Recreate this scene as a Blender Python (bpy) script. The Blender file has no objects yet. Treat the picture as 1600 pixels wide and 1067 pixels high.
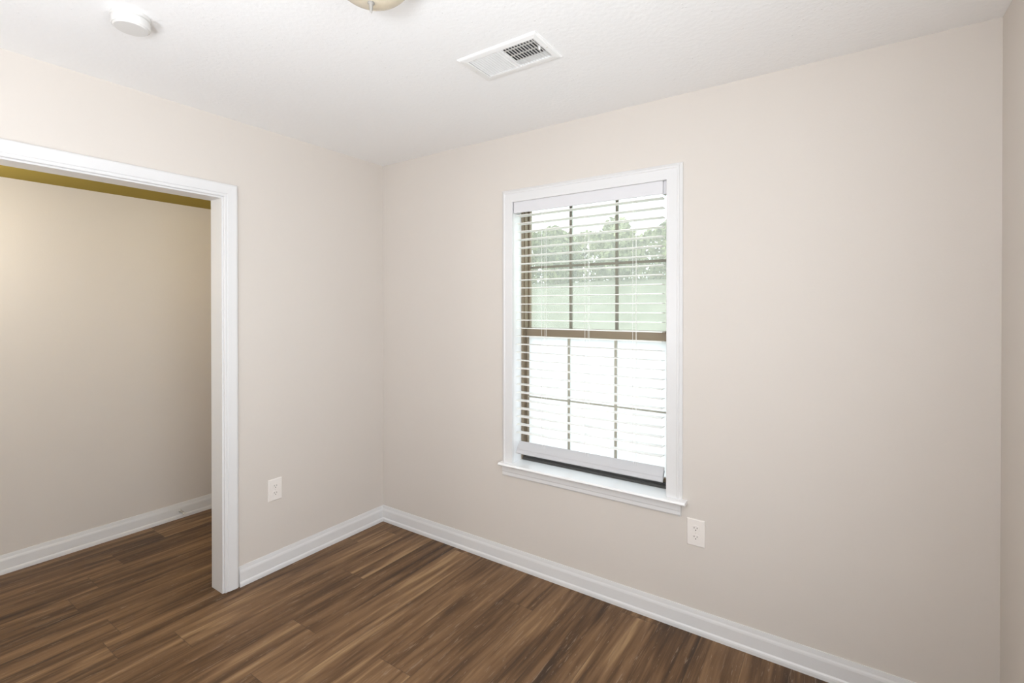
import bpy, math, random
from mathutils import Vector, Matrix

random.seed(7)
S = bpy.context.scene
COL = S.collection

# ---------------------------------------------------------------- camera
FOC, YAW, PITCH, PPY = 760.28, 0.5956, -0.0047, 484.7
cam_d = bpy.data.cameras.new('camera')
cam_d.sensor_fit = 'HORIZONTAL'
cam_d.sensor_width = 36.0
cam_d.lens = FOC / 1600.0 * 36.0
cam_d.shift_y = -(533.5 - PPY) / 1600.0
cam_d.clip_start = 0.02
cam_d.clip_end = 400
cam = bpy.data.objects.new('camera', cam_d)
cam.location = (2.6195, -2.2794, 1.4636)
cam.rotation_euler = (math.pi / 2 + PITCH, 0, YAW)
COL.objects.link(cam)
S.camera = cam

# ---------------------------------------------------------------- world, sun, big lights, exposure
S.view_settings.view_transform = 'Standard'
S.view_settings.look = 'None'
S.view_settings.gamma = 1.0
S.view_settings.use_curve_mapping = False
S.view_settings.exposure = 0.06
S.cycles.use_denoising = True
S.cycles.max_bounces = 14
S.cycles.diffuse_bounces = 10
S.cycles.transparent_max_bounces = 16
S.cycles.sample_clamp_indirect = 8.0

W_ = bpy.data.worlds.new('sky')
S.world = W_
W_.use_nodes = True
bg = W_.node_tree.nodes['Background']
bg.inputs['Color'].default_value = (0.84, 0.94, 1.04, 1)
bg.inputs['Strength'].default_value = 3.3


def light(name, kind, loc, energy, color=(1, 1, 1), rot=(0, 0, 0), **kw):
    d = bpy.data.lights.new(name, kind)
    d.energy = energy
    d.color = color
    for k, v in kw.items():
        setattr(d, k, v)
    o = bpy.data.objects.new(name, d)
    o.location = loc
    o.rotation_euler = rot
    COL.objects.link(o)
    return o


light('sun', 'SUN', (0, -10, 20), 1.2, (1.0, 0.96, 0.88), (math.radians(38), 0, math.radians(-20)), angle=0.02)
# added fill lights behind the camera, thrown up at the ceiling and bounced from there
def aim(frm, to):
    return (Vector(to) - Vector(frm)).to_track_quat('-Z', 'Y').to_euler()


BOUNCE_FILL = (2.4, -2.75, 1.5)
light('added_bounce_fill', 'AREA', BOUNCE_FILL, 26.5, (0.94, 1.0, 1.08), aim(BOUNCE_FILL, (1.6, -1.7, 2.44)), shape='DISK', size=0.35)
BOUNCE_FILL2 = (1.2, -2.9, 1.3)
light('second_added_bounce_fill', 'AREA', BOUNCE_FILL2, 12.5, (0.97, 1.0, 1.06), aim(BOUNCE_FILL2, (1.2, -2.2, 2.44)), shape='DISK', size=0.35)
# added fill light at an opening in the right wall, out of view
light('added_side_fill', 'AREA', (3.09, -1.9, 1.3), 16.5, (1.0, 1.0, 1.0), (math.radians(90), 0, math.radians(90)),
      shape='RECTANGLE', size=1.0, size_y=1.6)
# the window's own daylight: a portal only guides sky samples
pt = light('window_portal', 'AREA', (1.515, 0.20, 1.32), 1, (1, 1, 1), (math.radians(-90), 0, 0),
           shape='RECTANGLE', size=0.87, size_y=1.47)
pt.data.cycles.is_portal = True
# small warm fill light added in the hall, hidden behind the partition
light('added_hall_fill', 'POINT', (-0.34, -0.66, 2.08), 3.4, (1.0, 0.90, 0.62), shadow_soft_size=0.04)


# second warm fill light, added out of view farther along the hall
light('added_hall_far_fill', 'POINT', (-0.72, -2.10, 1.85), 12.5, (1.0, 0.96, 0.86), shadow_soft_size=0.06)


# ---------------------------------------------------------------- materials
def mat(name):
    m = bpy.data.materials.new(name)
    m.use_nodes = True
    nt = m.node_tree
    b = nt.nodes['Principled BSDF']
    return m, nt, b


def node(nt, kind, **kw):
    n = nt.nodes.new(kind)
    for k, v in kw.items():
        setattr(n, k, v)
    return n


def math_(nt, op, a, b=None):
    n = node(nt, 'ShaderNodeMath', operation=op)
    for i, v in enumerate((a, b)):
        if v is None:
            continue
        if isinstance(v, (int, float)):
            n.inputs[i].default_value = v
        else:
            nt.links.new(v, n.inputs[i])
    return n.outputs[0]


def plain(name, col, rough=0.5, spec=0.5, metal=0.0, bump=None, vary=0.0):
    """painted / moulded surface with a little procedural variation and optional bump (scale, strength, distance)"""
    m, nt, b = mat(name)
    b.inputs['Roughness'].default_value = rough
    b.inputs['Specular IOR Level'].default_value = spec
    b.inputs['Metallic'].default_value = metal
    tc = node(nt, 'ShaderNodeTexCoord')
    nz = node(nt, 'ShaderNodeTexNoise')
    nz.inputs['Scale'].default_value = 3.0
    nz.inputs['Detail'].default_value = 3.0
    nt.links.new(tc.outputs['Object'], nz.inputs['Vector'])
    mx = node(nt, 'ShaderNodeMix', data_type='RGBA')
    mx.inputs[6].default_value = tuple(c * (1 - vary) for c in col) + (1,)
    mx.inputs[7].default_value = tuple(min(1, c * (1 + vary)) for c in col) + (1,)
    nt.links.new(nz.outputs['Fac'], mx.inputs[0])
    nt.links.new(mx.outputs[2], b.inputs['Base Color'])
    if bump:
        sc, st, di = bump
        n2 = node(nt, 'ShaderNodeTexNoise')
        n2.inputs['Scale'].default_value = sc
        n2.inputs['Detail'].default_value = 4.0
        nt.links.new(tc.outputs['Object'], n2.inputs['Vector'])
        bp = node(nt, 'ShaderNodeBump')
        bp.inputs['Strength'].default_value = st
        bp.inputs['Distance'].default_value = di
        nt.links.new(n2.outputs['Fac'], bp.inputs['Height'])
        nt.links.new(bp.outputs['Normal'], b.inputs['Normal'])
    return m


M_wall = plain('greige_wall_paint', (0.645, 0.600, 0.552), 0.62, 0.25, bump=(160, 0.12, 0.002), vary=0.012)
M_trim = plain('white_trim_paint', (0.71, 0.707, 0.705), 0.32, 0.45, vary=0.01)
M_hallceil = plain('mustard_hall_ceiling', (0.36, 0.275, 0.07), 0.8, 0.02, bump=(120, 0.2, 0.003), vary=0.04)  # mustard tone over the whole hall ceiling
M_plastic = plain('white_plastic', (0.66, 0.65, 0.63), 0.35, 0.5, vary=0.01)
M_ivory = plain('off_white_plastic', (0.80, 0.76, 0.72), 0.35, 0.5, vary=0.01)
M_slot = plain('dark_slot', (0.03, 0.027, 0.025), 0.7, 0.2)
M_vent = plain('white_enamelled_steel', (0.83, 0.83, 0.82), 0.38, 0.5, vary=0.01)
M_duct = plain('duct_shade_dark', (0.05, 0.05, 0.052), 0.6, 0.3)  # darkness of the unlit duct put into the colour
M_bronze = plain('bronze_window_metal', (0.250, 0.195, 0.135), 0.45, 0.5, metal=0.25, vary=0.08)
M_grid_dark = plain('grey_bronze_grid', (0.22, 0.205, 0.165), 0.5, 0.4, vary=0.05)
M_grid = plain('glare_lightened_grid', (0.40, 0.375, 0.31), 0.5, 0.4, vary=0.05)  # lower bars lightened, window glare put into their colour
M_sill = plain('glossy_white_skylit_sill', (0.86, 0.865, 0.87), 0.22, 0.5, bump=(30, 0.08, 0.001), vary=0.01)  # trim white raised to take in sky light on sill and reveal
M_valance = plain('white_valance', (0.68, 0.675, 0.69), 0.4, 0.4, vary=0.01)
M_track = plain('dark_track_metal', (0.065, 0.062, 0.058), 0.6, 0.3, vary=0.05)
M_blind = plain('white_blind_slat', (0.86, 0.85, 0.83), 0.4, 0.4, vary=0.01)
M_slat = plain('white_blind_slat', (0.92, 0.91, 0.885), 0.35, 0.5, vary=0.01)
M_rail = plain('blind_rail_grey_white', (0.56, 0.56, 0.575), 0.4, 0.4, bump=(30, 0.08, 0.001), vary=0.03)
M_cord = plain('white_cord', (0.85, 0.84, 0.82), 0.8, 0.1)
M_nickel = plain('brushed_nickel', (0.62, 0.58, 0.50), 0.35, 0.5, metal=0.85)
M_finial = plain('dull_grey_metal', (0.34, 0.325, 0.30), 0.5, 0.4, metal=0.4)
M_steel = plain('spring_steel', (0.55, 0.55, 0.53), 0.3, 0.5, metal=0.8)
M_rubber = plain('white_rubber', (0.75, 0.74, 0.70), 0.7, 0.2)
M_screw = plain('painted_screw', (0.70, 0.67, 0.62), 0.4, 0.5)
M_bark = plain('grey_brown_bark', (0.20, 0.16, 0.12), 0.9, 0.1, bump=(20, 0.5, 0.02), vary=0.2)


def make_ceiling_mat():
    m, nt, b = mat('white_textured_ceiling')
    b.inputs['Base Color'].default_value = (0.88, 0.88, 0.875, 1)
    b.inputs['Roughness'].default_value = 0.7
    b.inputs['Specular IOR Level'].default_value = 0.25
    tc = node(nt, 'ShaderNodeTexCoord')
    a = node(nt, 'ShaderNodeTexNoise')
    a.inputs['Scale'].default_value = 55
    a.inputs['Detail'].default_value = 5
    v = node(nt, 'ShaderNodeTexVoronoi')
    v.inputs['Scale'].default_value = 42
    nt.links.new(tc.outputs['Object'], a.inputs['Vector'])
    nt.links.new(tc.outputs['Object'], v.inputs['Vector'])
    blob = math_(nt, 'MAXIMUM', math_(nt, 'SUBTRACT', 0.16, v.outputs['Distance']), 0.0)
    big = node(nt, 'ShaderNodeTexNoise')
    big.inputs['Scale'].default_value = 6
    nt.links.new(tc.outputs['Object'], big.inputs['Vector'])
    mask = math_(nt, 'GREATER_THAN', big.outputs['Fac'], 0.52)
    h = math_(nt, 'ADD', math_(nt, 'MULTIPLY', a.outputs['Fac'], 0.5),
              math_(nt, 'MULTIPLY', math_(nt, 'MULTIPLY', blob, mask), 3.0))
    bp = node(nt, 'ShaderNodeBump')
    bp.inputs['Strength'].default_value = 0.48
    bp.inputs['Distance'].default_value = 0.006
    nt.links.new(h, bp.inputs['Height'])
    nt.links.new(bp.outputs['Normal'], b.inputs['Normal'])
    return m


M_ceil = make_ceiling_mat()


def make_floor_mat():
    """vinyl planks running along Y: 0.18 m wide, 1.22 m long, staggered"""
    m, nt, b = mat('brown_vinyl_plank')
    PW, PL = 0.18, 1.22
    tc = node(nt, 'ShaderNodeTexCoord')
    sep = node(nt, 'ShaderNodeSeparateXYZ')
    nt.links.new(tc.outputs['Object'], sep.inputs[0])
    X, Y = sep.outputs['X'], sep.outputs['Y']
    xr = math_(nt, 'DIVIDE', math_(nt, 'ADD', X, 0.055), PW)
    row = math_(nt, 'FLOOR', xr)
    wn = node(nt, 'ShaderNodeTexWhiteNoise', noise_dimensions='1D')
    nt.links.new(row, wn.inputs['W'])
    yr = math_(nt, 'ADD', math_(nt, 'DIVIDE', Y, PL), math_(nt, 'MULTIPLY', wn.outputs['Value'], 7.3))
    colm = math_(nt, 'FLOOR', yr)
    cmb = node(nt, 'ShaderNodeCombineXYZ')
    nt.links.new(row, cmb.inputs[0])
    nt.links.new(colm, cmb.inputs[1])
    pid = node(nt, 'ShaderNodeTexWhiteNoise', noise_dimensions='2D')
    nt.links.new(cmb.outputs[0], pid.inputs['Vector'])
    rnd = pid.outputs['Value']

    def streak(sx, sy, detail, off, dist=0.0):
        c = node(nt, 'ShaderNodeCombineXYZ')
        nt.links.new(math_(nt, 'MULTIPLY', X, sx), c.inputs[0])
        nt.links.new(math_(nt, 'MULTIPLY', Y, sy), c.inputs[1])
        nt.links.new(math_(nt, 'MULTIPLY', rnd, off), c.inputs[2])
        n = node(nt, 'ShaderNodeTexNoise')
        n.inputs['Scale'].default_value = 1.0
        n.inputs['Detail'].default_value = detail
        n.inputs['Roughness'].default_value = 0.55
        n.inputs['Distortion'].default_value = dist
        nt.links.new(c.outputs[0], n.inputs['Vector'])
        return n.outputs['Fac']

    broad = streak(21, 1.5, 2.0, 37.0, 0.6)
    mid = streak(62, 3.4, 4.0, 91.0, 0.4)
    fine = streak(260, 5.0, 3.0, 53.0)
    fleck = streak(120, 9.0, 5.0, 17.0, 1.2)
    t = math_(nt, 'ADD', math_(nt, 'MULTIPLY', broad, 0.95), math_(nt, 'MULTIPLY', mid, 0.38))
    t = math_(nt, 'ADD', t, math_(nt, 'MULTIPLY', fine, 0.16))
    t = math_(nt, 'ADD', t, math_(nt, 'MULTIPLY', rnd, 0.20))
    t = math_(nt, 'SUBTRACT', t, 0.345)
    ramp = node(nt, 'ShaderNodeValToRGB')
    els = ramp.color_ramp.elements
    stops = [(0.25, (0.042, 0.021, 0.0095)), (0.42, (0.101, 0.051, 0.021)), (0.52, (0.152, 0.081, 0.036)),
             (0.64, (0.207, 0.116, 0.054)), (0.80, (0.350, 0.222, 0.112))]
    while len(els) < len(stops):
        els.new(0.5)
    for e, (p, c) in zip(els, stops):
        e.position = p
        e.color = c + (1,)
    nt.links.new(t, ramp.inputs['Fac'])
    # pale cross-grain flecks
    fl = math_(nt, 'MULTIPLY', math_(nt, 'GREATER_THAN', fleck, 0.635), 0.42)
    mx = node(nt, 'ShaderNodeMix', data_type='RGBA')
    mx.inputs[7].default_value = (0.34, 0.255, 0.18, 1)
    nt.links.new(fl, mx.inputs[0])
    nt.links.new(ramp.outputs['Color'], mx.inputs[6])
    # seams between planks
    fx = math_(nt, 'FRACT', xr)
    fy = math_(nt, 'FRACT', yr)
    ex = math_(nt, 'MINIMUM', fx, math_(nt, 'SUBTRACT', 1.0, fx))
    ey = math_(nt, 'MINIMUM', fy, math_(nt, 'SUBTRACT', 1.0, fy))
    seam = math_(nt, 'MAXIMUM', math_(nt, 'LESS_THAN', ex, 0.006), math_(nt, 'LESS_THAN', ey, 0.0010))
    mx2 = node(nt, 'ShaderNodeMix', data_type='RGBA')
    mx2.inputs[7].default_value = (0.035, 0.022, 0.015, 1)
    nt.links.new(math_(nt, 'MULTIPLY', seam, 0.55), mx2.inputs[0])
    nt.links.new(mx.outputs[2], mx2.inputs[6])
    nt.links.new(mx2.outputs[2], b.inputs['Base Color'])
    b.inputs['Roughness'].default_value = 0.48
    b.inputs['Specular IOR Level'].default_value = 0.38
    bp = node(nt, 'ShaderNodeBump')
    bp.inputs['Strength'].default_value = 0.12
    bp.inputs['Distance'].default_value = 0.001
    nt.links.new(math_(nt, 'SUBTRACT', fine, seam), bp.inputs['Height'])
    nt.links.new(bp.outputs['Normal'], b.inputs['Normal'])
    return m


M_floor = make_floor_mat()


def make_glass(name, haze, tint, film):
    """thin pane: see-through, faint reflection, and a translucent share set by haze"""
    m = bpy.data.materials.new(name)
    m.use_nodes = True
    nt = m.node_tree
    nt.nodes.clear()
    out = node(nt, 'ShaderNodeOutputMaterial')
    tr = node(nt, 'ShaderNodeBsdfTransparent')
    tr.inputs['Color'].default_value = tint + (1,)
    tl = node(nt, 'ShaderNodeBsdfTranslucent')
    tl.inputs['Color'].default_value = film + (1,)
    gl = node(nt, 'ShaderNodeBsdfGlossy')
    gl.inputs['Roughness'].default_value = 0.02
    tc = node(nt, 'ShaderNodeTexCoord')
    nz = node(nt, 'ShaderNodeTexNoise')
    nz.inputs['Scale'].default_value = 5
    nz.inputs['Detail'].default_value = 5
    nt.links.new(tc.outputs['Object'], nz.inputs['Vector'])
    f = math_(nt, 'MULTIPLY', math_(nt, 'ADD', math_(nt, 'MULTIPLY', nz.outputs['Fac'], 0.4), 0.8), haze)
    m1 = node(nt, 'ShaderNodeMixShader')
    nt.links.new(f, m1.inputs[0])
    nt.links.new(tr.outputs[0], m1.inputs[1])
    nt.links.new(tl.outputs[0], m1.inputs[2])
    m2 = node(nt, 'ShaderNodeMixShader')
    m2.inputs[0].default_value = 0.04
    nt.links.new(m1.outputs[0], m2.inputs[1])
    nt.links.new(gl.outputs[0], m2.inputs[2])
    nt.links.new(m2.outputs[0], out.inputs['Surface'])
    return m


M_glass_up = make_glass('faintly_translucent_glass', 0.16, (0.95, 0.98, 0.93), (0.98, 0.97, 0.87))  # small translucent share over see-through glass
M_glass_low = make_glass('mostly_translucent_glass', 0.70, (0.97, 0.99, 0.97), (0.97, 0.97, 0.96))  # large translucent share, so the lower panes come out whiter


def make_bowl():
    m = bpy.data.materials.new('cream_alabaster_glass')
    m.use_nodes = True
    nt = m.node_tree
    b = nt.nodes['Principled BSDF']
    b.inputs['Base Color'].default_value = (0.50, 0.47, 0.40, 1)
    b.inputs['Roughness'].default_value = 0.25
    out = nt.nodes['Material Output']
    tl = node(nt, 'ShaderNodeBsdfTranslucent')
    tl.inputs['Color'].default_value = (0.95, 0.89, 0.76, 1)
    nz = node(nt, 'ShaderNodeTexNoise')
    nz.inputs['Scale'].default_value = 9
    nz.inputs['Distortion'].default_value = 1.5
    mx = node(nt, 'ShaderNodeMixShader')
    nt.links.new(math_(nt, 'ADD', math_(nt, 'MULTIPLY', nz.outputs['Fac'], 0.15), 0.12), mx.inputs[0])
    nt.links.new(b.outputs[0], mx.inputs[1])
    nt.links.new(tl.outputs[0], mx.inputs[2])
    nt.links.new(mx.outputs[0], out.inputs['Surface'])
    return m


M_bowl = make_bowl()


def make_green(name, c1, c2, scale):
    m, nt, b = mat(name)
    tc = node(nt, 'ShaderNodeTexCoord')
    nz = node(nt, 'ShaderNodeTexNoise')
    nz.inputs['Scale'].default_value = scale
    nz.inputs['Detail'].default_value = 5
    nt.links.new(tc.outputs['Object'], nz.inputs['Vector'])
    r = node(nt, 'ShaderNodeValToRGB')
    r.color_ramp.elements[0].position = 0.35
    r.color_ramp.elements[0].color = c1 + (1,)
    r.color_ramp.elements[1].position = 0.68
    r.color_ramp.elements[1].color = c2 + (1,)
    nt.links.new(nz.outputs['Fac'], r.inputs['Fac'])
    nt.links.new(r.outputs['Color'], b.inputs['Base Color'])
    b.inputs['Roughness'].default_value = 0.8
    b.inputs['Specular IOR Level'].default_value = 0.2
    return m


M_lawn = make_green('sunlit_lawn_grass', (0.130, 0.128, 0.095), (0.185, 0.178, 0.140), 1.3)
M_leaf = make_green('green_leaves', (0.14, 0.15, 0.075), (0.24, 0.25, 0.13), 0.8)
M_leaf2 = make_green('pale_leaves', (0.18, 0.185, 0.10), (0.32, 0.32, 0.19), 0.9)


# ---------------------------------------------------------------- mesh helpers
class MB:
    """collects vertices and faces, then links them as ONE mesh object"""

    def __init__(self):
        self.v, self.f = [], []

    def add(self, vs, fs):
        n = len(self.v)
        self.v += [tuple(p) for p in vs]
        self.f += [tuple(i + n for i in f) for f in fs]

    def box(self, a, b):
        x0, y0, z0 = (min(a[i], b[i]) for i in range(3))
        x1, y1, z1 = (max(a[i], b[i]) for i in range(3))
        self.add([(x0, y0, z0), (x1, y0, z0), (x1, y1, z0), (x0, y1, z0), (x0, y0, z1), (x1, y0, z1), (x1, y1, z1), (x0, y1, z1)],
                 [(0, 3, 2, 1), (4, 5, 6, 7), (0, 1, 5, 4), (1, 2, 6, 5), (2, 3, 7, 6), (3, 0, 4, 7)])

    def loft(self, rings, cap=True, closed=True):
        n = len(rings[0])
        vs = [p for r in rings for p in r]
        fs = []
        for i in range(len(rings) - 1):
            for j in range(n if closed else n - 1):
                k = (j + 1) % n
                fs.append((i * n + j, i * n + k, (i + 1) * n + k, (i + 1) * n + j))
        if cap:
            fs.append(tuple(reversed(range(n))))
            fs.append(tuple(range((len(rings) - 1) * n, len(rings) * n)))
        self.add(vs, fs)

    def lathe(self, prof, c=(0, 0, 0), seg=40):
        """prof: list of (r, z); axis z through c; r=0 closes"""
        rings = []
        for r, z in prof:
            rings.append([(c[0] + max(r, 1e-4) * math.cos(2 * math.pi * k / seg), c[1] + max(r, 1e-4) * math.sin(2 * math.pi * k / seg), c[2] + z) for k in range(seg)])
        self.loft(rings)

    def tube(self, pts, r, seg=8):
        pts = [Vector(p) for p in pts]
        rings = []
        prev = None
        for i, p in enumerate(pts):
            d = (pts[min(i + 1, len(pts) - 1)] - pts[max(i - 1, 0)]).normalized()
            ref = prev if prev is not None else (Vector((0, 0, 1)) if abs(d.z) < 0.9 else Vector((1, 0, 0)))
            u = (ref - d * ref.dot(d)).normalized()
            prev = u
            w = d.cross(u)
            rr = r[i] if isinstance(r, (list, tuple)) else r
            rings.append([tuple(p + u * (rr * math.cos(2 * math.pi * k / seg)) + w * (rr * math.sin(2 * math.pi * k / seg))) for k in range(seg)])
        self.loft(rings)

    def build(self, name, m, parent=None, bevel=0.0, smooth=False, segs=2):
        me = bpy.data.meshes.new(name)
        me.from_pydata(self.v, [], self.f)
        me.update()
        import bmesh
        bm = bmesh.new()
        bm.from_mesh(me)
        bmesh.ops.recalc_face_normals(bm, faces=bm.faces)
        bm.to_mesh(me)
        bm.free()
        me.materials.append(m)
        if smooth:
            for p in me.polygons:
                p.use_smooth = True
        o = bpy.data.objects.new(name, me)
        COL.objects.link(o)
        if parent is not None:
            o.parent = parent
            o.matrix_parent_inverse = Matrix.Translation(-Vector(parent.location)) if parent.rotation_euler.z == 0 else parent.matrix_basis.inverted()
        if bevel:
            bv = o.modifiers.new('edge', 'BEVEL')
            bv.width = bevel
            bv.segments = segs
            bv.limit_method = 'ANGLE'
            bv.angle_limit = math.radians(40)
        return o


def struct(o, label=None):
    o['kind'] = 'structure'
    if label:
        o['label'] = label
    return o


def tag(o, label, cat, group=None):
    o['label'] = label
    o['category'] = cat
    if group:
        o['group'] = group
    return o


def empty(name, loc):
    o = bpy.data.objects.new(name, None)
    o.location = loc
    o.empty_display_size = 0.05
    COL.objects.link(o)
    return o


def sweep(mb, prof, path, place):
    """prof: (u, v) pairs, u = away from the opening, v = out of the wall; path: mitred polyline (a, b) in the wall's
    plane with the outward side on the LEFT of travel; place(a, b, v) -> 3-D"""
    P = [Vector(p) for p in path]
    rings = []
    for i, p in enumerate(P):
        n1 = n2 = None
        if i > 0:
            d = (P[i] - P[i - 1]).normalized()
            n1 = Vector((-d.y, d.x))
        if i < len(P) - 1:
            d = (P[i + 1] - P[i]).normalized()
            n2 = Vector((-d.y, d.x))
        if n1 is None:
            m = n2
        elif n2 is None:
            m = n1
        else:
            m = (n1 + n2) / (1 + n1.dot(n2))
        rings.append([place(p.x + m.x * u, p.y + m.y * u, v) for u, v in prof])
    mb.loft(rings)


# ---------------------------------------------------------------- the shell
H = 2.44
RW = 3.0647          # right wall
HX = -1.2037         # far wall of the hall beyond the doorway
NY = -3.05           # wall behind the camera
HE = -0.36           # end of the hall
HZ = 2.184           # hall's lower ceiling
DY0, DY1, DZ = -2.55, -1.043, 2.036      # doorway opening
WX0, WX1, WZ0, WZ1 = 1.080, 1.950, 0.572, 2.062   # window opening

mb = MB()
mb.box((HX - 0.1, NY - 0.1, -0.12), (RW + 0.1, 0.19, 0.0))
struct(mb.build('floor', M_floor), 'brown wood-look plank floor')

mb = MB()
mb.box((-0.11, NY - 0.1, H), (RW + 0.1, 0.20, H + 0.12))
struct(mb.build('ceiling', M_ceil), 'white textured ceiling')

mb = MB()
mb.box((-0.11, DY1, 0), (0, 0.20, H))
mb.box((-0.11, NY - 0.1, 0), (0, DY0, H))
mb.box((-0.11, DY0, DZ), (0, DY1, H))
struct(mb.build('wall_left', M_wall), 'greige wall with the cased doorway')

mb = MB()
mb.box((0, 0, 0), (WX0, 0.20, H))
mb.box((WX1, 0, 0), (RW + 0.1, 0.20, H))
mb.box((WX0, 0, 0), (WX1, 0.20, WZ0))
mb.box((WX0, 0, WZ1), (WX1, 0.20, H))
struct(mb.build('wall_far', M_wall), 'greige wall with the window')

mb = MB()
mb.box((RW, -1.39, 0), (RW + 0.1, 0, H))
mb.box((RW, NY - 0.1, 0), (RW + 0.1, -2.41, H))
mb.box((RW, -2.41, 0), (RW + 0.1, -1.39, 0.49))  # opening made to hold the added side fill light
mb.box((RW, -2.41, 2.11), (RW + 0.1, -1.39, H))
struct(mb.build('wall_right', M_wall), 'greige wall at the right edge')

mb = MB()   # behind the camera
mb.box((0, NY - 0.1, 0), (RW, NY, H))
struct(mb.build('wall_near', M_wall))

mb = MB()
mb.box((HX - 0.1, NY - 0.1, 0), (HX, HE + 0.1, H))
struct(mb.build('wall_hall', M_wall), 'greige wall seen through the doorway')
mb = MB()
mb.box((HX, HE, 0), (-0.11, HE + 0.1, H))
struct(mb.build('wall_hall_end', M_wall))
mb = MB()
mb.box((HX, NY - 0.1, 0), (-0.11, NY, H))
struct(mb.build('wall_hall_near', M_wall))
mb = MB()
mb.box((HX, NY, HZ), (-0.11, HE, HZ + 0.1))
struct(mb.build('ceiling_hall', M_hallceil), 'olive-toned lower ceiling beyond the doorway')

# baseboards: shoe at the floor, flat middle, sloped cap
BASE = [(0.0, 0.0), (0.0175, 0.0), (0.0175, 0.013), (0.0160, 0.020), (0.0120, 0.026), (0.0115, 0.072),
        (0.0100, 0.079), (0.0075, 0.086), (0.0060, 0.096), (0.0045, 0.104), (0.0, 0.104)]


def baseboard(name, segs):
    mb = MB()
    for ring0, ring1 in segs:
        mb.loft([ring0, ring1])
    return struct(mb.build(name, M_trim))


def run_x(x0, x1, y, sgn, m0=0, m1=0):
    """board along X on a wall at y, standing out by sgn; m = mitre at the ends"""
    return ([(x0 + m0 * d, y + sgn * d, z) for d, z in BASE], [(x1 + m1 * d, y + sgn * d, z) for d, z in BASE])


def run_y(y0, y1, x, sgn, m0=0, m1=0):
    return ([(x + sgn * d, y0 + m0 * d, z) for d, z in BASE], [(x + sgn * d, y1 + m1 * d, z) for d, z in BASE])


CW = 0.067   # casing width
baseboard('baseboard_far', [run_x(0, RW, 0, -1, 1, -1)])
baseboard('baseboard_left', [run_y(DY1 + CW + 0.001, 0, 0, 1, 0, -1), run_y(NY, DY0 - CW, 0, 1, 0, 0)])
baseboard('baseboard_right', [run_y(NY, 0, RW, -1, 0, -1)])
baseboard('baseboard_hall', [run_y(NY, HE, HX, 1, 0, -1)])
baseboard('baseboard_hall_end', [run_x(HX, -0.11, HE, -1, 1, 0)])

# ---------------------------------------------------------------- the doorway: jamb and moulded casing
CASE = [(0.0, 0.0), (0.0, 0.011), (0.003, 0.0135), (0.010, 0.0135), (0.0115, 0.0115), (0.014, 0.0115), (0.017, 0.0150),
        (0.050, 0.0175), (0.056, 0.0180), (0.062, 0.0165), (0.067, 0.0120), (0.067, 0.0)]
dr = struct(empty('door_1', (0, (DY0 + DY1) / 2, 0)), 'white cased doorway without a door')
JY0, JY1, JZ = DY0 + 0.0, DY1 - 0.0, DZ
mb = MB()
t = 0.012
mb.box((-0.112, JY1 - t, 0), (0.0005, JY1, JZ - t))
mb.box((-0.112, JY0, 0), (0.0005, JY0 + t, JZ - t))
mb.box((-0.112, JY0, JZ - t), (0.0005, JY1, JZ))
jamb = mb.build('jamb', M_trim, dr)
mb = MB()
sweep(mb, CASE, [(JY0 + 0.004, 0.004), (JY0 + 0.004, JZ - 0.004), (JY1 - 0.004, JZ - 0.004), (JY1 - 0.004, 0.004)],
      lambda a, b, v: (v, a, b))
mb.build('casing', M_trim, dr)
mb = MB()
sweep(mb, CASE, [(JY0 + 0.004, 0.004), (JY0 + 0.004, JZ - 0.004), (JY1 - 0.004, JZ - 0.004), (JY1 - 0.004, 0.004)],
      lambda a, b, v: (-0.11 - v, a, b))
mb.build('hall_side_casing', M_trim, dr)

# ---------------------------------------------------------------- the window
CASE_W = [(0.0, 0.0), (0.0, 0.0135), (0.002, 0.0150), (0.048, 0.0160), (0.050, 0.0175), (0.0525, 0.0185), (0.058, 0.0185), (0.060, 0.0150),
          (0.063, 0.0130), (0.068, 0.0100), (0.072, 0.0070), (0.072, 0.0)]
wn = struct(empty('window_1', ((WX0 + WX1) / 2, 0, WZ0)), 'white cased window with dark bronze sashes')
SZ = 0.588           # stool top
mb = MB()
sweep(mb, CASE_W, [(1.086, SZ), (1.086, 2.057), (1.947, 2.057), (1.947, SZ)], lambda a, b, v: (a, -v, b))
mb.build('casing', M_trim, wn)
mb = MB()            # painted reveal
mb.box((WX0, 0.0, SZ), (WX0 + 0.004, 0.085, WZ1))
mb.box((WX1 - 0.004, 0.0, SZ), (WX1, 0.085, WZ1))
mb.box((WX0, 0.0, WZ1 - 0.004), (WX1, 0.085, WZ1))
mb.build('reveal', M_sill, wn)
# stool with a rounded nose, its horns lapping past the casing
ST = [(0.0, 0.0), (-0.042, 0.0), (-0.047, 0.003), (-0.050, 0.008), (-0.047, 0.013), (-0.042, 0.016), (0.0, 0.016)]
mb = MB()
mb.loft([[(1.010, y, WZ0 + z) for y, z in ST], [(2.040, y, WZ0 + z) for y, z in ST]])
mb.box((WX0, 0.0, WZ0), (WX1, 0.10, SZ))
mb.build('stool', M_sill, wn)
AP = [(0, 0), (-0.010, 0), (-0.013, 0.006), (-0.0125, 0.022), (-0.015, 0.026), (-0.016, 0.050), (-0.012, 0.061), (0, 0.061)]
mb = MB()
mb.loft([[(1.017, y, 0.511 + z) for y, z in AP], [(2.013, y, 0.511 + z) for y, z in AP]])
mb.build('apron', M_trim, wn)
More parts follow.
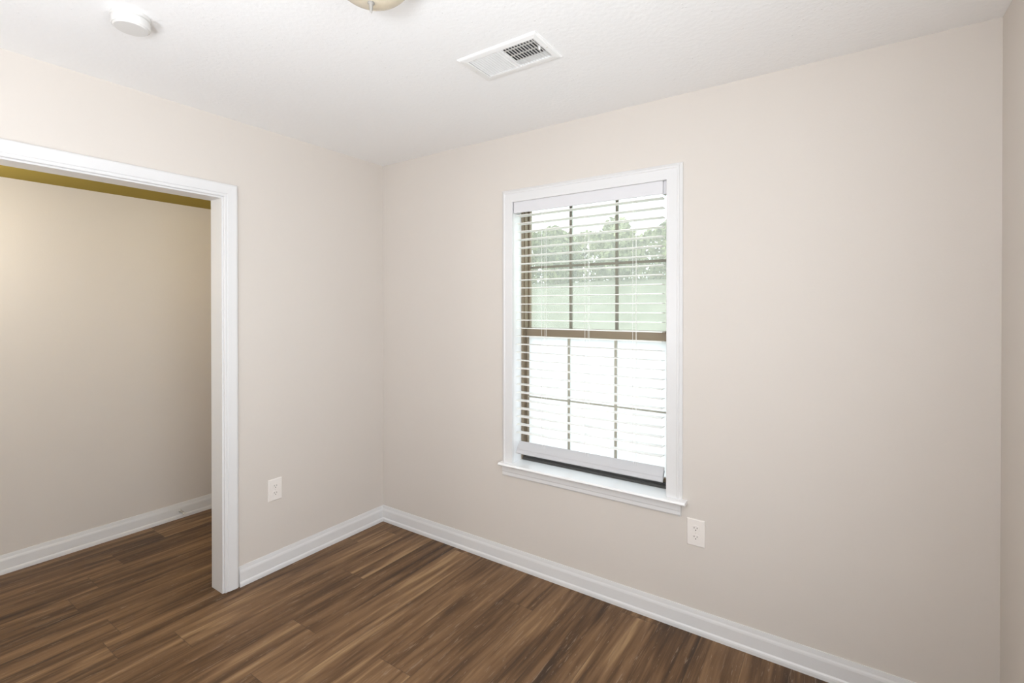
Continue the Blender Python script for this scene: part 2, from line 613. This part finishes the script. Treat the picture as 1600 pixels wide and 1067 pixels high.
# bronze outer frame with a track rib
mb = MB()
FX0, FX1 = WX0 + 0.004, WX1 - 0.004
F0, F1 = 0.082, 0.185
LI, RI = 1.0935, 1.9265
mb.box((FX0, F0, SZ), (LI, F1, WZ1 - 0.004))
mb.box((RI, F0, SZ), (FX1, F1, WZ1 - 0.004))
mb.box((LI, F0, WZ1 - 0.018), (RI, F1, WZ1 - 0.004))
for xx, s in ((LI, 1), (RI, -1)):
    mb.box((xx, 0.100, SZ + 0.014), (xx + s * 0.006, 0.104, WZ1 - 0.018))
mb.build('frame', M_bronze, wn, bevel=0.0012)
mb = MB()
mb.box((LI, F0, SZ), (RI, F1, SZ + 0.014))
mb.box((LI, F0 + 0.012, SZ + 0.014), (RI, F0 + 0.016, SZ + 0.026))
mb.build('sill_track', M_track, wn)


def sash(name, x0, x1, z0, z1, y0, y1, gx0, gx1, gz0, gz1, mv, mh, gm, hw, hh, mm):
    mb = MB()
    mb.box((x0, y0, z0), (gx0, y1, z1))
    mb.box((gx1, y0, z0), (x1, y1, z1))
    mb.box((gx0, y0, z0), (gx1, y1, gz0))
    mb.box((gx0, y0, gz1), (gx1, y1, z1))
    s = mb.build(name, M_bronze, wn, bevel=0.0015)
    yc = (y0 + y1) / 2
    mb = MB()
    for x in mv:
        mb.box((x - hw, yc - 0.006, gz0), (x + hw, yc + 0.006, gz1))
    xs = [gx0] + [q for x in mv for q in (x - hw, x + hw)] + [gx1]
    for k in range(0, len(xs), 2):
        mb.box((xs[k], yc - 0.006, mh - hh), (xs[k + 1], yc + 0.006, mh + hh))
    mb.build('muntins', mm, s)
    mb = MB()
    mb.box((gx0 - 0.003, yc + 0.0065, gz0 - 0.003), (gx1 + 0.003, yc + 0.0095, gz1 + 0.003))
    mb.build('glass', gm, s)
    return s


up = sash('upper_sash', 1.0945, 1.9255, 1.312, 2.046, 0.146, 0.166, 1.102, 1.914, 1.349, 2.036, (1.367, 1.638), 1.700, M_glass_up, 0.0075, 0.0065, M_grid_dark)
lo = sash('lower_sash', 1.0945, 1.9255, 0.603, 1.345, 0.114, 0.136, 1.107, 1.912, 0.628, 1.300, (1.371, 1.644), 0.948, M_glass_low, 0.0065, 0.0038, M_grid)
mb = MB()    # tilt latch on the meeting rail, lift lip on the bottom rail
mb.box((1.868, 0.106, 1.336), (1.906, 0.128, 1.347))
mb.box((1.882, 0.100, 1.338), (1.890, 0.110, 1.345))
mb.build('sash_latch', M_bronze, lo, bevel=0.002)
mb = MB()
mb.box((1.38, 0.100, 0.607), (1.64, 0.116, 0.613))
mb.build('lift_lip', M_bronze, lo, bevel=0.001)

# ---------------------------------------------------------------- the blind
bl = empty('venetian_blind', (1.512, 0.03, 2.0))
tag(bl, 'white horizontal slat blind hanging open in the window', 'window blind')
BX0, BX1, BY = 1.098, 1.922, 0.030
mb = MB()
mb.box((1.090, -0.006, 1.995), (1.928, 0.003, 2.0575))
mb.box((1.090, 0.003, 1.995), (1.096, 0.045, 2.0545))
mb.box((1.922, 0.003, 1.995), (1.928, 0.045, 2.0545))
mb.build('valance', M_valance, bl, bevel=0.003, segs=3)
mb = MB()
mb.box((1.100, 0.006, 2.012), (1.918, 0.057, 2.053))
mb.build('headrail', M_blind, bl, bevel=0.002)
for x0, x1 in ((1.0845, 1.0895), (1.9285, 1.9455)):
    mb = MB()
    mb.box((x0, 0.006, 1.997), (x1, 0.058, 2.057))
    mb.build('mounting_bracket', M_valance, bl)


def slat_ring(x, yc, zc, w, th, tilt, crown=0.0022):
    pts = []
    n = 6
    for i in range(n + 1):
        u = -1 + 2 * i / n
        pts.append((u * w / 2, crown * (1 - u * u) + th / 2))
    for i in range(n, -1, -1):
        u = -1 + 2 * i / n
        pts.append((u * w / 2, crown * (1 - u * u) - th / 2))
    c, s = math.cos(tilt), math.sin(tilt)
    return [(x, yc + p * c - q * s, zc + p * s + q * c) for p, q in pts]


slat_z = [1.983 - 0.0453 * k for k in range(28)]
mb = MB()
for k, z in enumerate(slat_z):
    tl = math.radians(-1.0 + random.uniform(-1.2, 1.2))
    mb.loft([slat_ring(BX0 + random.uniform(0, .003), BY, z, 0.050, 0.0030, tl), slat_ring(BX1 - random.uniform(0, .003), BY, z, 0.050, 0.0030, tl)])
mb.build('slats', M_slat, bl)
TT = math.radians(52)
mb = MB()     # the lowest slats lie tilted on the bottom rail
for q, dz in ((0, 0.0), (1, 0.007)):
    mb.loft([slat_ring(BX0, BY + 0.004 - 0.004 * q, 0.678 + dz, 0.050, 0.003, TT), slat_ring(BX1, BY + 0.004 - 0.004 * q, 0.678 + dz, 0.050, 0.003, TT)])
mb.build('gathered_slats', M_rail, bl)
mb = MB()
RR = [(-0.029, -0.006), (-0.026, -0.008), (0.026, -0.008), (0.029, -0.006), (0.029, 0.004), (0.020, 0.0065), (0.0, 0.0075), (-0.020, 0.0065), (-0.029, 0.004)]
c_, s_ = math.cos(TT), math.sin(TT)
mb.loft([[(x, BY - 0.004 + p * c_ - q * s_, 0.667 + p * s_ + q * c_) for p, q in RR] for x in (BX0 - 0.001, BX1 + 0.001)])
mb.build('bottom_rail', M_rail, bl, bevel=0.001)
for x in (1.267, 1.525, 1.780):
    mb = MB()
    mb.tube([(x, 0.0045, 2.012), (x, 0.0045, 0.735), (x, 0.016, 0.705)], 0.0009, 6)
    mb.tube([(x, 0.0560, 2.012), (x, 0.0560, 0.72)], 0.0009, 6)
    for z in slat_z:
        mb.tube([(x, 0.0045, z - 0.0008), (x, 0.0560, z - 0.0008)], 0.0006, 5)
    ld = mb.build('ladder_cord', M_cord, bl)
    mb = MB()
    mb.tube([(x + 0.006, BY, 2.012), (x + 0.006, BY, 0.69)], 0.0009, 6)
    mb.build('lift_cord', M_cord, ld)


# ---------------------------------------------------------------- electrical outlets
def outlet(name, loc, nrm):
    """wall plate with two receptacles; local a = along the wall, n = out of the wall"""
    root = empty(name, loc)
    L = Vector(loc)

    if nrm == 'x':
        P = lambda a, n, z: (L.x + n, L.y + a, L.z + z)
    else:
        P = lambda a, n, z: (L.x + a, L.y - n, L.z + z)

    def slab(mb, a0, a1, z0, z1, n0, n1, ch=0.0):
        r0 = [P(a0, n0, z0), P(a1, n0, z0), P(a1, n0, z1), P(a0, n0, z1)]
        r1 = [P(a0 + ch, n1, z0 + ch), P(a1 - ch, n1, z0 + ch), P(a1 - ch, n1, z1 - ch), P(a0 + ch, n1, z1 - ch)]
        mb.loft([r0, r1])
    mb = MB()
    slab(mb, -0.0395, 0.0395, -0.060, 0.060, 0.0, 0.003)
    slab(mb, -0.0395, 0.0395, -0.060, 0.060, 0.003, 0.0062, 0.003)
    mb.build('wall_plate', M_ivory, root)
    for zc in (0.0195, -0.0195):
        mb = MB()
        ring = []
        for k in range(28):
            t = 2 * math.pi * k / 28
            ring.append((max(-0.0165, min(0.0165, 0.0185 * math.cos(t))), 0.0145 * math.sin(t)))
        mb.loft([[P(a, 0.006, zc + z) for a, z in ring], [P(a, 0.0078, zc + z) for a, z in ring], [P(a * .96, 0.0083, zc + z * .96) for a, z in ring]])
        r = mb.build('receptacle', M_ivory, root)
        mb = MB()
        for a, hh in ((-0.0064, 0.0046), (0.0064, 0.0036)):
            slab(mb, a - 0.0012, a + 0.0012, zc + 0.0015 - hh / 2 + .001, zc + 0.0015 + hh / 2 + .003, 0.0080, 0.0086)
        ring = [(0.0023 * math.cos(2 * math.pi * k / 14), -0.0065 + 0.0023 * math.sin(2 * math.pi * k / 14)) for k in range(14)]
        mb.loft([[P(a, 0.0080, zc + z) for a, z in ring], [P(a, 0.0086, zc + z) for a, z in ring]])
        mb.build('slots', M_slot, r)
    mb = MB()
    ring = [(0.0028 * math.cos(2 * math.pi * k / 14), 0.0028 * math.sin(2 * math.pi * k / 14)) for k in range(14)]
    mb.loft([[P(a, 0.006, z) for a, z in ring], [P(a, 0.0072, z) for a, z in ring], [P(a * .7, 0.0078, z * .7) for a, z in ring]])
    mb.build('screw', M_screw, root)
    return root


tag(outlet('wall_outlet', (0.0, -0.7765, 0.451), 'x'), 'white wall outlet between the doorway casing and the room corner', 'outlet')
tag(outlet('wall_outlet', (2.078, 0.0, 0.451), 'y'), 'white wall outlet below the right end of the window sill', 'outlet')

# ---------------------------------------------------------------- ceiling register
VX0, VX1, VY0, VY1 = 1.363, 1.723, -0.812, -0.606
vt = empty('ceiling_vent', ((VX0 + VX1) / 2, (VY0 + VY1) / 2, H))
tag(vt, 'white rectangular air vent on the ceiling in front of the window', 'air vent')
fr = 0.036
ox0, ox1, oy0, oy1 = VX0 + fr, VX1 - fr * 0.75, VY0 + fr * .8, VY1 - fr
mb = MB()
o_ = [(VX0, VY0), (VX1, VY0), (VX1, VY1), (VX0, VY1)]
i_ = [(ox0, oy0), (ox1, oy0), (ox1, oy1), (ox0, oy1)]


def inset(pts, d):
    (x0, y0), (x1, y1) = pts[0], pts[2]
    return [(x0 + d, y0 + d), (x1 - d, y0 + d), (x1 - d, y1 - d), (x0 + d, y1 - d)]


mb.loft([[(x, y, H) for x, y in o_], [(x, y, H - 0.004) for x, y in o_], [(x, y, H - 0.0075) for x, y in inset(o_, 0.006)],
         [(x, y, H - 0.0100) for x, y in inset(i_, -0.006)], [(x, y, H - 0.0090) for x, y in i_], [(x, y, H - 0.001) for x, y in i_]], cap=False)
mb.build('frame', M_vent, vt)
mb = MB()
mb.box((ox0 - .002, oy0 - .002, H - 0.0015), (ox1 + .002, oy1 + .002, H - 0.0005))
mb.build('duct_backing', M_duct, vt)  # dark sheet standing in for the shade inside the duct
xm = ox0 + (ox1 - ox0) * 0.50
mb = MB()
mb.box((xm - 0.004, oy0, H - 0.0095), (xm + 0.004, oy1, H - 0.002))
mb.build('centre_bar', M_vent, vt)


def louvres(x0, x1, n, lean):
    mb = MB()
    for k in range(n):
        x = x0 + (x1 - x0) * (k + 0.5) / n
        th = 0.0010
        dx = lean * 0.0060
        mb.loft([[(x - dx - th, y, H - 0.0100), (x - dx + th, y, H - 0.0100), (x + dx + th, y, H - 0.002), (x + dx - th, y, H - 0.002)] for y in (oy0, oy1)])
    return mb.build('louvres', M_vent, vt)


louvres(ox0 + 0.003, xm - 0.004, 12, 0.45)
louvres(xm + 0.004, ox1 - 0.003, 11, -1)
mb = MB()     # cross blades of the damper just behind the louvres
for k in range(3):
    y = oy0 + (oy1 - oy0) * (k + 0.6) / 3.4
    mb.box((xm + 0.004, y - 0.004, H - 0.0024), (ox1, y + 0.004, H - 0.0016))
mb.build('damper_blades', M_screw, vt)
mb = MB()
mb.box((xm + 0.004, -0.678, H - 0.0026), (ox1, oy1, H - 0.0016))
mb.build('lit_duct_plate', M_vent, vt)  # white plate added to imitate the lit part of the duct
mb = MB()
mb.box((ox1 - 0.008, oy0 + 0.052, H - 0.020), (ox1 - 0.003, oy0 + 0.060, H - 0.006))
mb.build('lever', M_vent, vt, bevel=0.001)
for x, y in ((VX0 + 0.016, (VY0 + VY1) / 2), (VX1 - 0.012, (VY0 + VY1) / 2)):
    mb = MB()
    mb.lathe([(0, -0.0105), (0.003, -0.0100), (0.0042, -0.0085), (0.0042, -0.007)], (x, y, H), 14)
    mb.build('screw', M_screw, vt)

# ---------------------------------------------------------------- smoke detector
sd = empty('smoke_detector', (0.648, -1.643, H))
tag(sd, 'round white smoke detector on the ceiling above the doorway', 'smoke detector')
mb = MB()
mb.lathe([(0.0, 0.0), (0.0545, 0.0), (0.0545, -0.010), (0.0515, -0.012), (0.0, -0.012)], (0.648, -1.643, H), 48)
mb.build('mounting_base', M_plastic, sd, smooth=False)
mb = MB()
mb.lathe([(0.0, -0.012), (0.051, -0.012), (0.0535, -0.016), (0.0535, -0.036), (0.0520, -0.0385), (0.0500, -0.0385), (0.0490, -0.041),
          (0.046, -0.0435), (0.0, -0.0445)], (0.648, -1.643, H), 48)
mb.build('cover', M_plastic, sd)

# ---------------------------------------------------------------- flush-mount ceiling light
LX, LY = 1.530, -1.373
cl = empty('ceiling_light', (LX, LY, H))
tag(cl, 'cream glass bowl light with a small finial on the ceiling', 'ceiling light')
mb = MB()
mb.lathe([(0, 0), (0.142, 0), (0.144, -0.004), (0.140, -0.012), (0.130, -0.016), (0, -0.016)], (LX, LY, H), 56)
mb.build('canopy', M_trim, cl, smooth=False)
mb = MB()
pr_o = [(0.126 * math.sin(a), -0.012 - 0.113 * math.cos(a)) for a in [math.radians(3 + 85 * k / 18) for k in range(19)]]
pr_i = [(r * 0.965, -0.012 + (z + 0.012) * 0.965) for r, z in reversed(pr_o)]
mb.lathe(pr_o + pr_i, (LX, LY, H), 64)
mb.build('glass_bowl', M_bowl, cl, smooth=True)
mb = MB()
mb.lathe([(0, -0.1210), (0.009, -0.1225), (0.010, -0.1270), (0.0060, -0.1310), (0.0048, -0.1420), (0.0030, -0.1510), (0.0, -0.1560)], (LX, LY, H), 20)
mb.build('finial', M_finial, cl, smooth=False)
light('ceiling_light_bulb', 'POINT', (LX + 0.03, LY, H - 0.055), 1.0, (1.0, 0.93, 0.84), shadow_soft_size=0.025)

# ---------------------------------------------------------------- spring door stop on the hall baseboard
ds = empty('door_stop', (HX + 0.0115, -0.775, 0.050))
tag(ds, 'small spring door stop screwed to the baseboard beyond the doorway', 'door stop')
bx, by, bz = HX + 0.0115, -0.775, 0.050


def lathe_x(prof, c, seg=16):
    m = MB()
    m.loft([[(c[0] + h, c[1] + max(r, 1e-4) * math.cos(2 * math.pi * k / seg), c[2] + max(r, 1e-4) * math.sin(2 * math.pi * k / seg)) for k in range(seg)] for r, h in prof])
    return m


lathe_x([(0.0, 0.0), (0.010, 0.0), (0.010, 0.003), (0.005, 0.006), (0.0, 0.006)], (bx, by, bz)).build('base_plate', M_steel, ds)
m = MB()
m.tube([(bx + 0.005 + 0.050 * k / 140, by + 0.0052 * math.cos(k * 0.7), bz + 0.0052 * math.sin(k * 0.7) - 0.004 * (k / 140) ** 2) for k in range(141)], 0.0012, 6)
m.build('spring', M_steel, ds)
lathe_x([(0.0, 0.0), (0.0065, 0.001), (0.0075, 0.004), (0.0070, 0.013), (0.005, 0.016), (0.0, 0.0165)], (bx + 0.054, by, bz - 0.004)).build('rubber_tip', M_rubber, ds)

# ---------------------------------------------------------------- outside: sunlit lawn rising to a row of trees
mb = MB()
nx, ny = 40, 40


def ground_z(x, y):
    t = max(0.0, min(1.0, (y - 5.0) / 14.0))
    return -0.30 + 3.0 * t * t * (3 - 2 * t) + 0.03 * math.sin(x * 0.9) * math.cos(y * 0.7)


for i in range(nx + 1):
    for j in range(ny + 1):
        x = -38 + 56 * i / nx
        y = 0.20 + 44.8 * j / ny
        mb.v.append((x, y, ground_z(x, y)))
for i in range(nx):
    for j in range(ny):
        a = i * (ny + 1) + j
        mb.f.append((a, a + ny + 1, a + ny + 2, a + 1))
o = mb.build('lawn', M_lawn, smooth=True)
struct(o, 'pale sunlit lawn outside the window')


def tree(x, y, h, r, m, label, n=5200):
    gz = ground_z(x, y)
    root = empty('tree', (x, y, gz))
    tag(root, label, 'tree', None)
    mb = MB()
    lean = random.uniform(-.2, .2)
    mb.tube([(x, y, gz - 0.1), (x + lean * .4, y, gz + h * .3), (x + lean, y, gz + h * .7)], [0.13, 0.10, 0.05], 9)
    for k in range(6):
        a = random.uniform(0, 6.28)
        z0 = gz + h * random.uniform(.28, .6)
        mb.tube([(x + lean * .6, y, z0), (x + math.cos(a) * r * .35, y + math.sin(a) * r * .35, z0 + h * .12), (x + math.cos(a) * r * .7, y + math.sin(a) * r * .7, z0 + h * .2)], [0.05, 0.035, 0.015], 6)
    mb.build('trunk', M_bark, root)
    mb = MB()
    blobs = []
    for k in range(12):
        a = random.uniform(0, 6.28)
        q = r * random.uniform(.1, .75)
        blobs.append((x + math.cos(a) * q, y + math.sin(a) * q, gz + h * random.uniform(.16, .82), r * random.uniform(.38, .62)))
    for k in range(n):
        bx_, by_, bz_, br = random.choice(blobs)
        d = Vector((random.gauss(0, 1), random.gauss(0, 1), random.gauss(0, 1))).normalized() * br * random.uniform(.55, 1.0)
        c = Vector((bx_, by_, bz_)) + d
        if c.z < gz + 0.15:
            continue
        u = Vector((random.gauss(0, 1), random.gauss(0, 1), random.gauss(0, 1))).normalized()
        w = u.cross(Vector((random.gauss(0, 1), random.gauss(0, 1), random.gauss(0, 1)))).normalized()
        s = random.uniform(.08, .17)
        mb.add([c - u * s, c + w * s * .5 + u * s * .1, c + u * s, c - w * s * .5 + u * s * .1], [(0, 1, 2, 3)])
    mb.build('foliage', m, root)
    return root


tree(-11.3, 17.6, 2.6, 1.06, M_leaf2, 'pale leafy tree outside, seen through the left column of upper panes')
tree(-9.8, 20.9, 3.1, 1.10, M_leaf, 'green tree outside behind two paler trees, beside the first window bar')
tree(-8.3, 17.6, 2.7, 1.06, M_leaf, 'green tree outside, seen through the left part of the middle upper panes')
tree(-6.7, 20.9, 3.2, 1.10, M_leaf2, 'pale tree outside, farther back behind the middle upper panes')
tree(-5.3, 17.6, 2.8, 1.06, M_leaf2, 'pale green tree outside, seen beside the second window bar')
tree(-3.6, 20.9, 3.3, 1.10, M_leaf, 'green tree outside, farther back behind the right column of upper panes')
tree(-2.3, 17.6, 2.8, 1.06, M_leaf, 'leafy green tree outside, against the right window casing')
tree(-12.9, 20.9, 3.1, 1.10, M_leaf, 'green tree outside, farther back at the left edge of the upper panes')

# a dense hedge closes the garden behind the trees
hz = ground_z(-8, 24.2)
hd = empty('hedge', (-8.5, 24.2, hz))
tag(hd, 'long dense green hedge outside behind the row of trees', 'hedge')
mb = MB()
for k in range(15000):
    x = random.uniform(-20, 3)
    top = 3.0 + 0.35 * math.sin(x * 1.3) + 0.25 * math.sin(x * 3.1 + 1)
    f = random.random()
    c = Vector((x, 24.2 + random.uniform(-.75, -.35) if f < .75 else 24.2 + random.uniform(-.6, .6), hz + (random.uniform(0.0, top) if f < .75 else top + random.uniform(-.25, .1))))
    u = Vector((random.gauss(0, 1), random.gauss(0, .5), random.gauss(0, 1))).normalized()
    w = u.cross(Vector((random.gauss(0, .5), random.gauss(0, 1), random.gauss(0, .5)))).normalized()
    q = random.uniform(.10, .20)
    mb.add([c - u * q, c + w * q * .55, c + u * q, c - w * q * .55], [(0, 1, 2, 3)])
mb.build('foliage', M_leaf2, hd)
mb = MB()
for k in range(24):
    x = -19.5 + 22 * k / 23
    mb.tube([(x, 24.25, hz - 0.1), (x + .1, 24.25, hz + 1.2), (x - .1, 24.2, hz + 2.3)], [0.06, 0.05, 0.02], 6)
mb.build('stems', M_bark, hd)
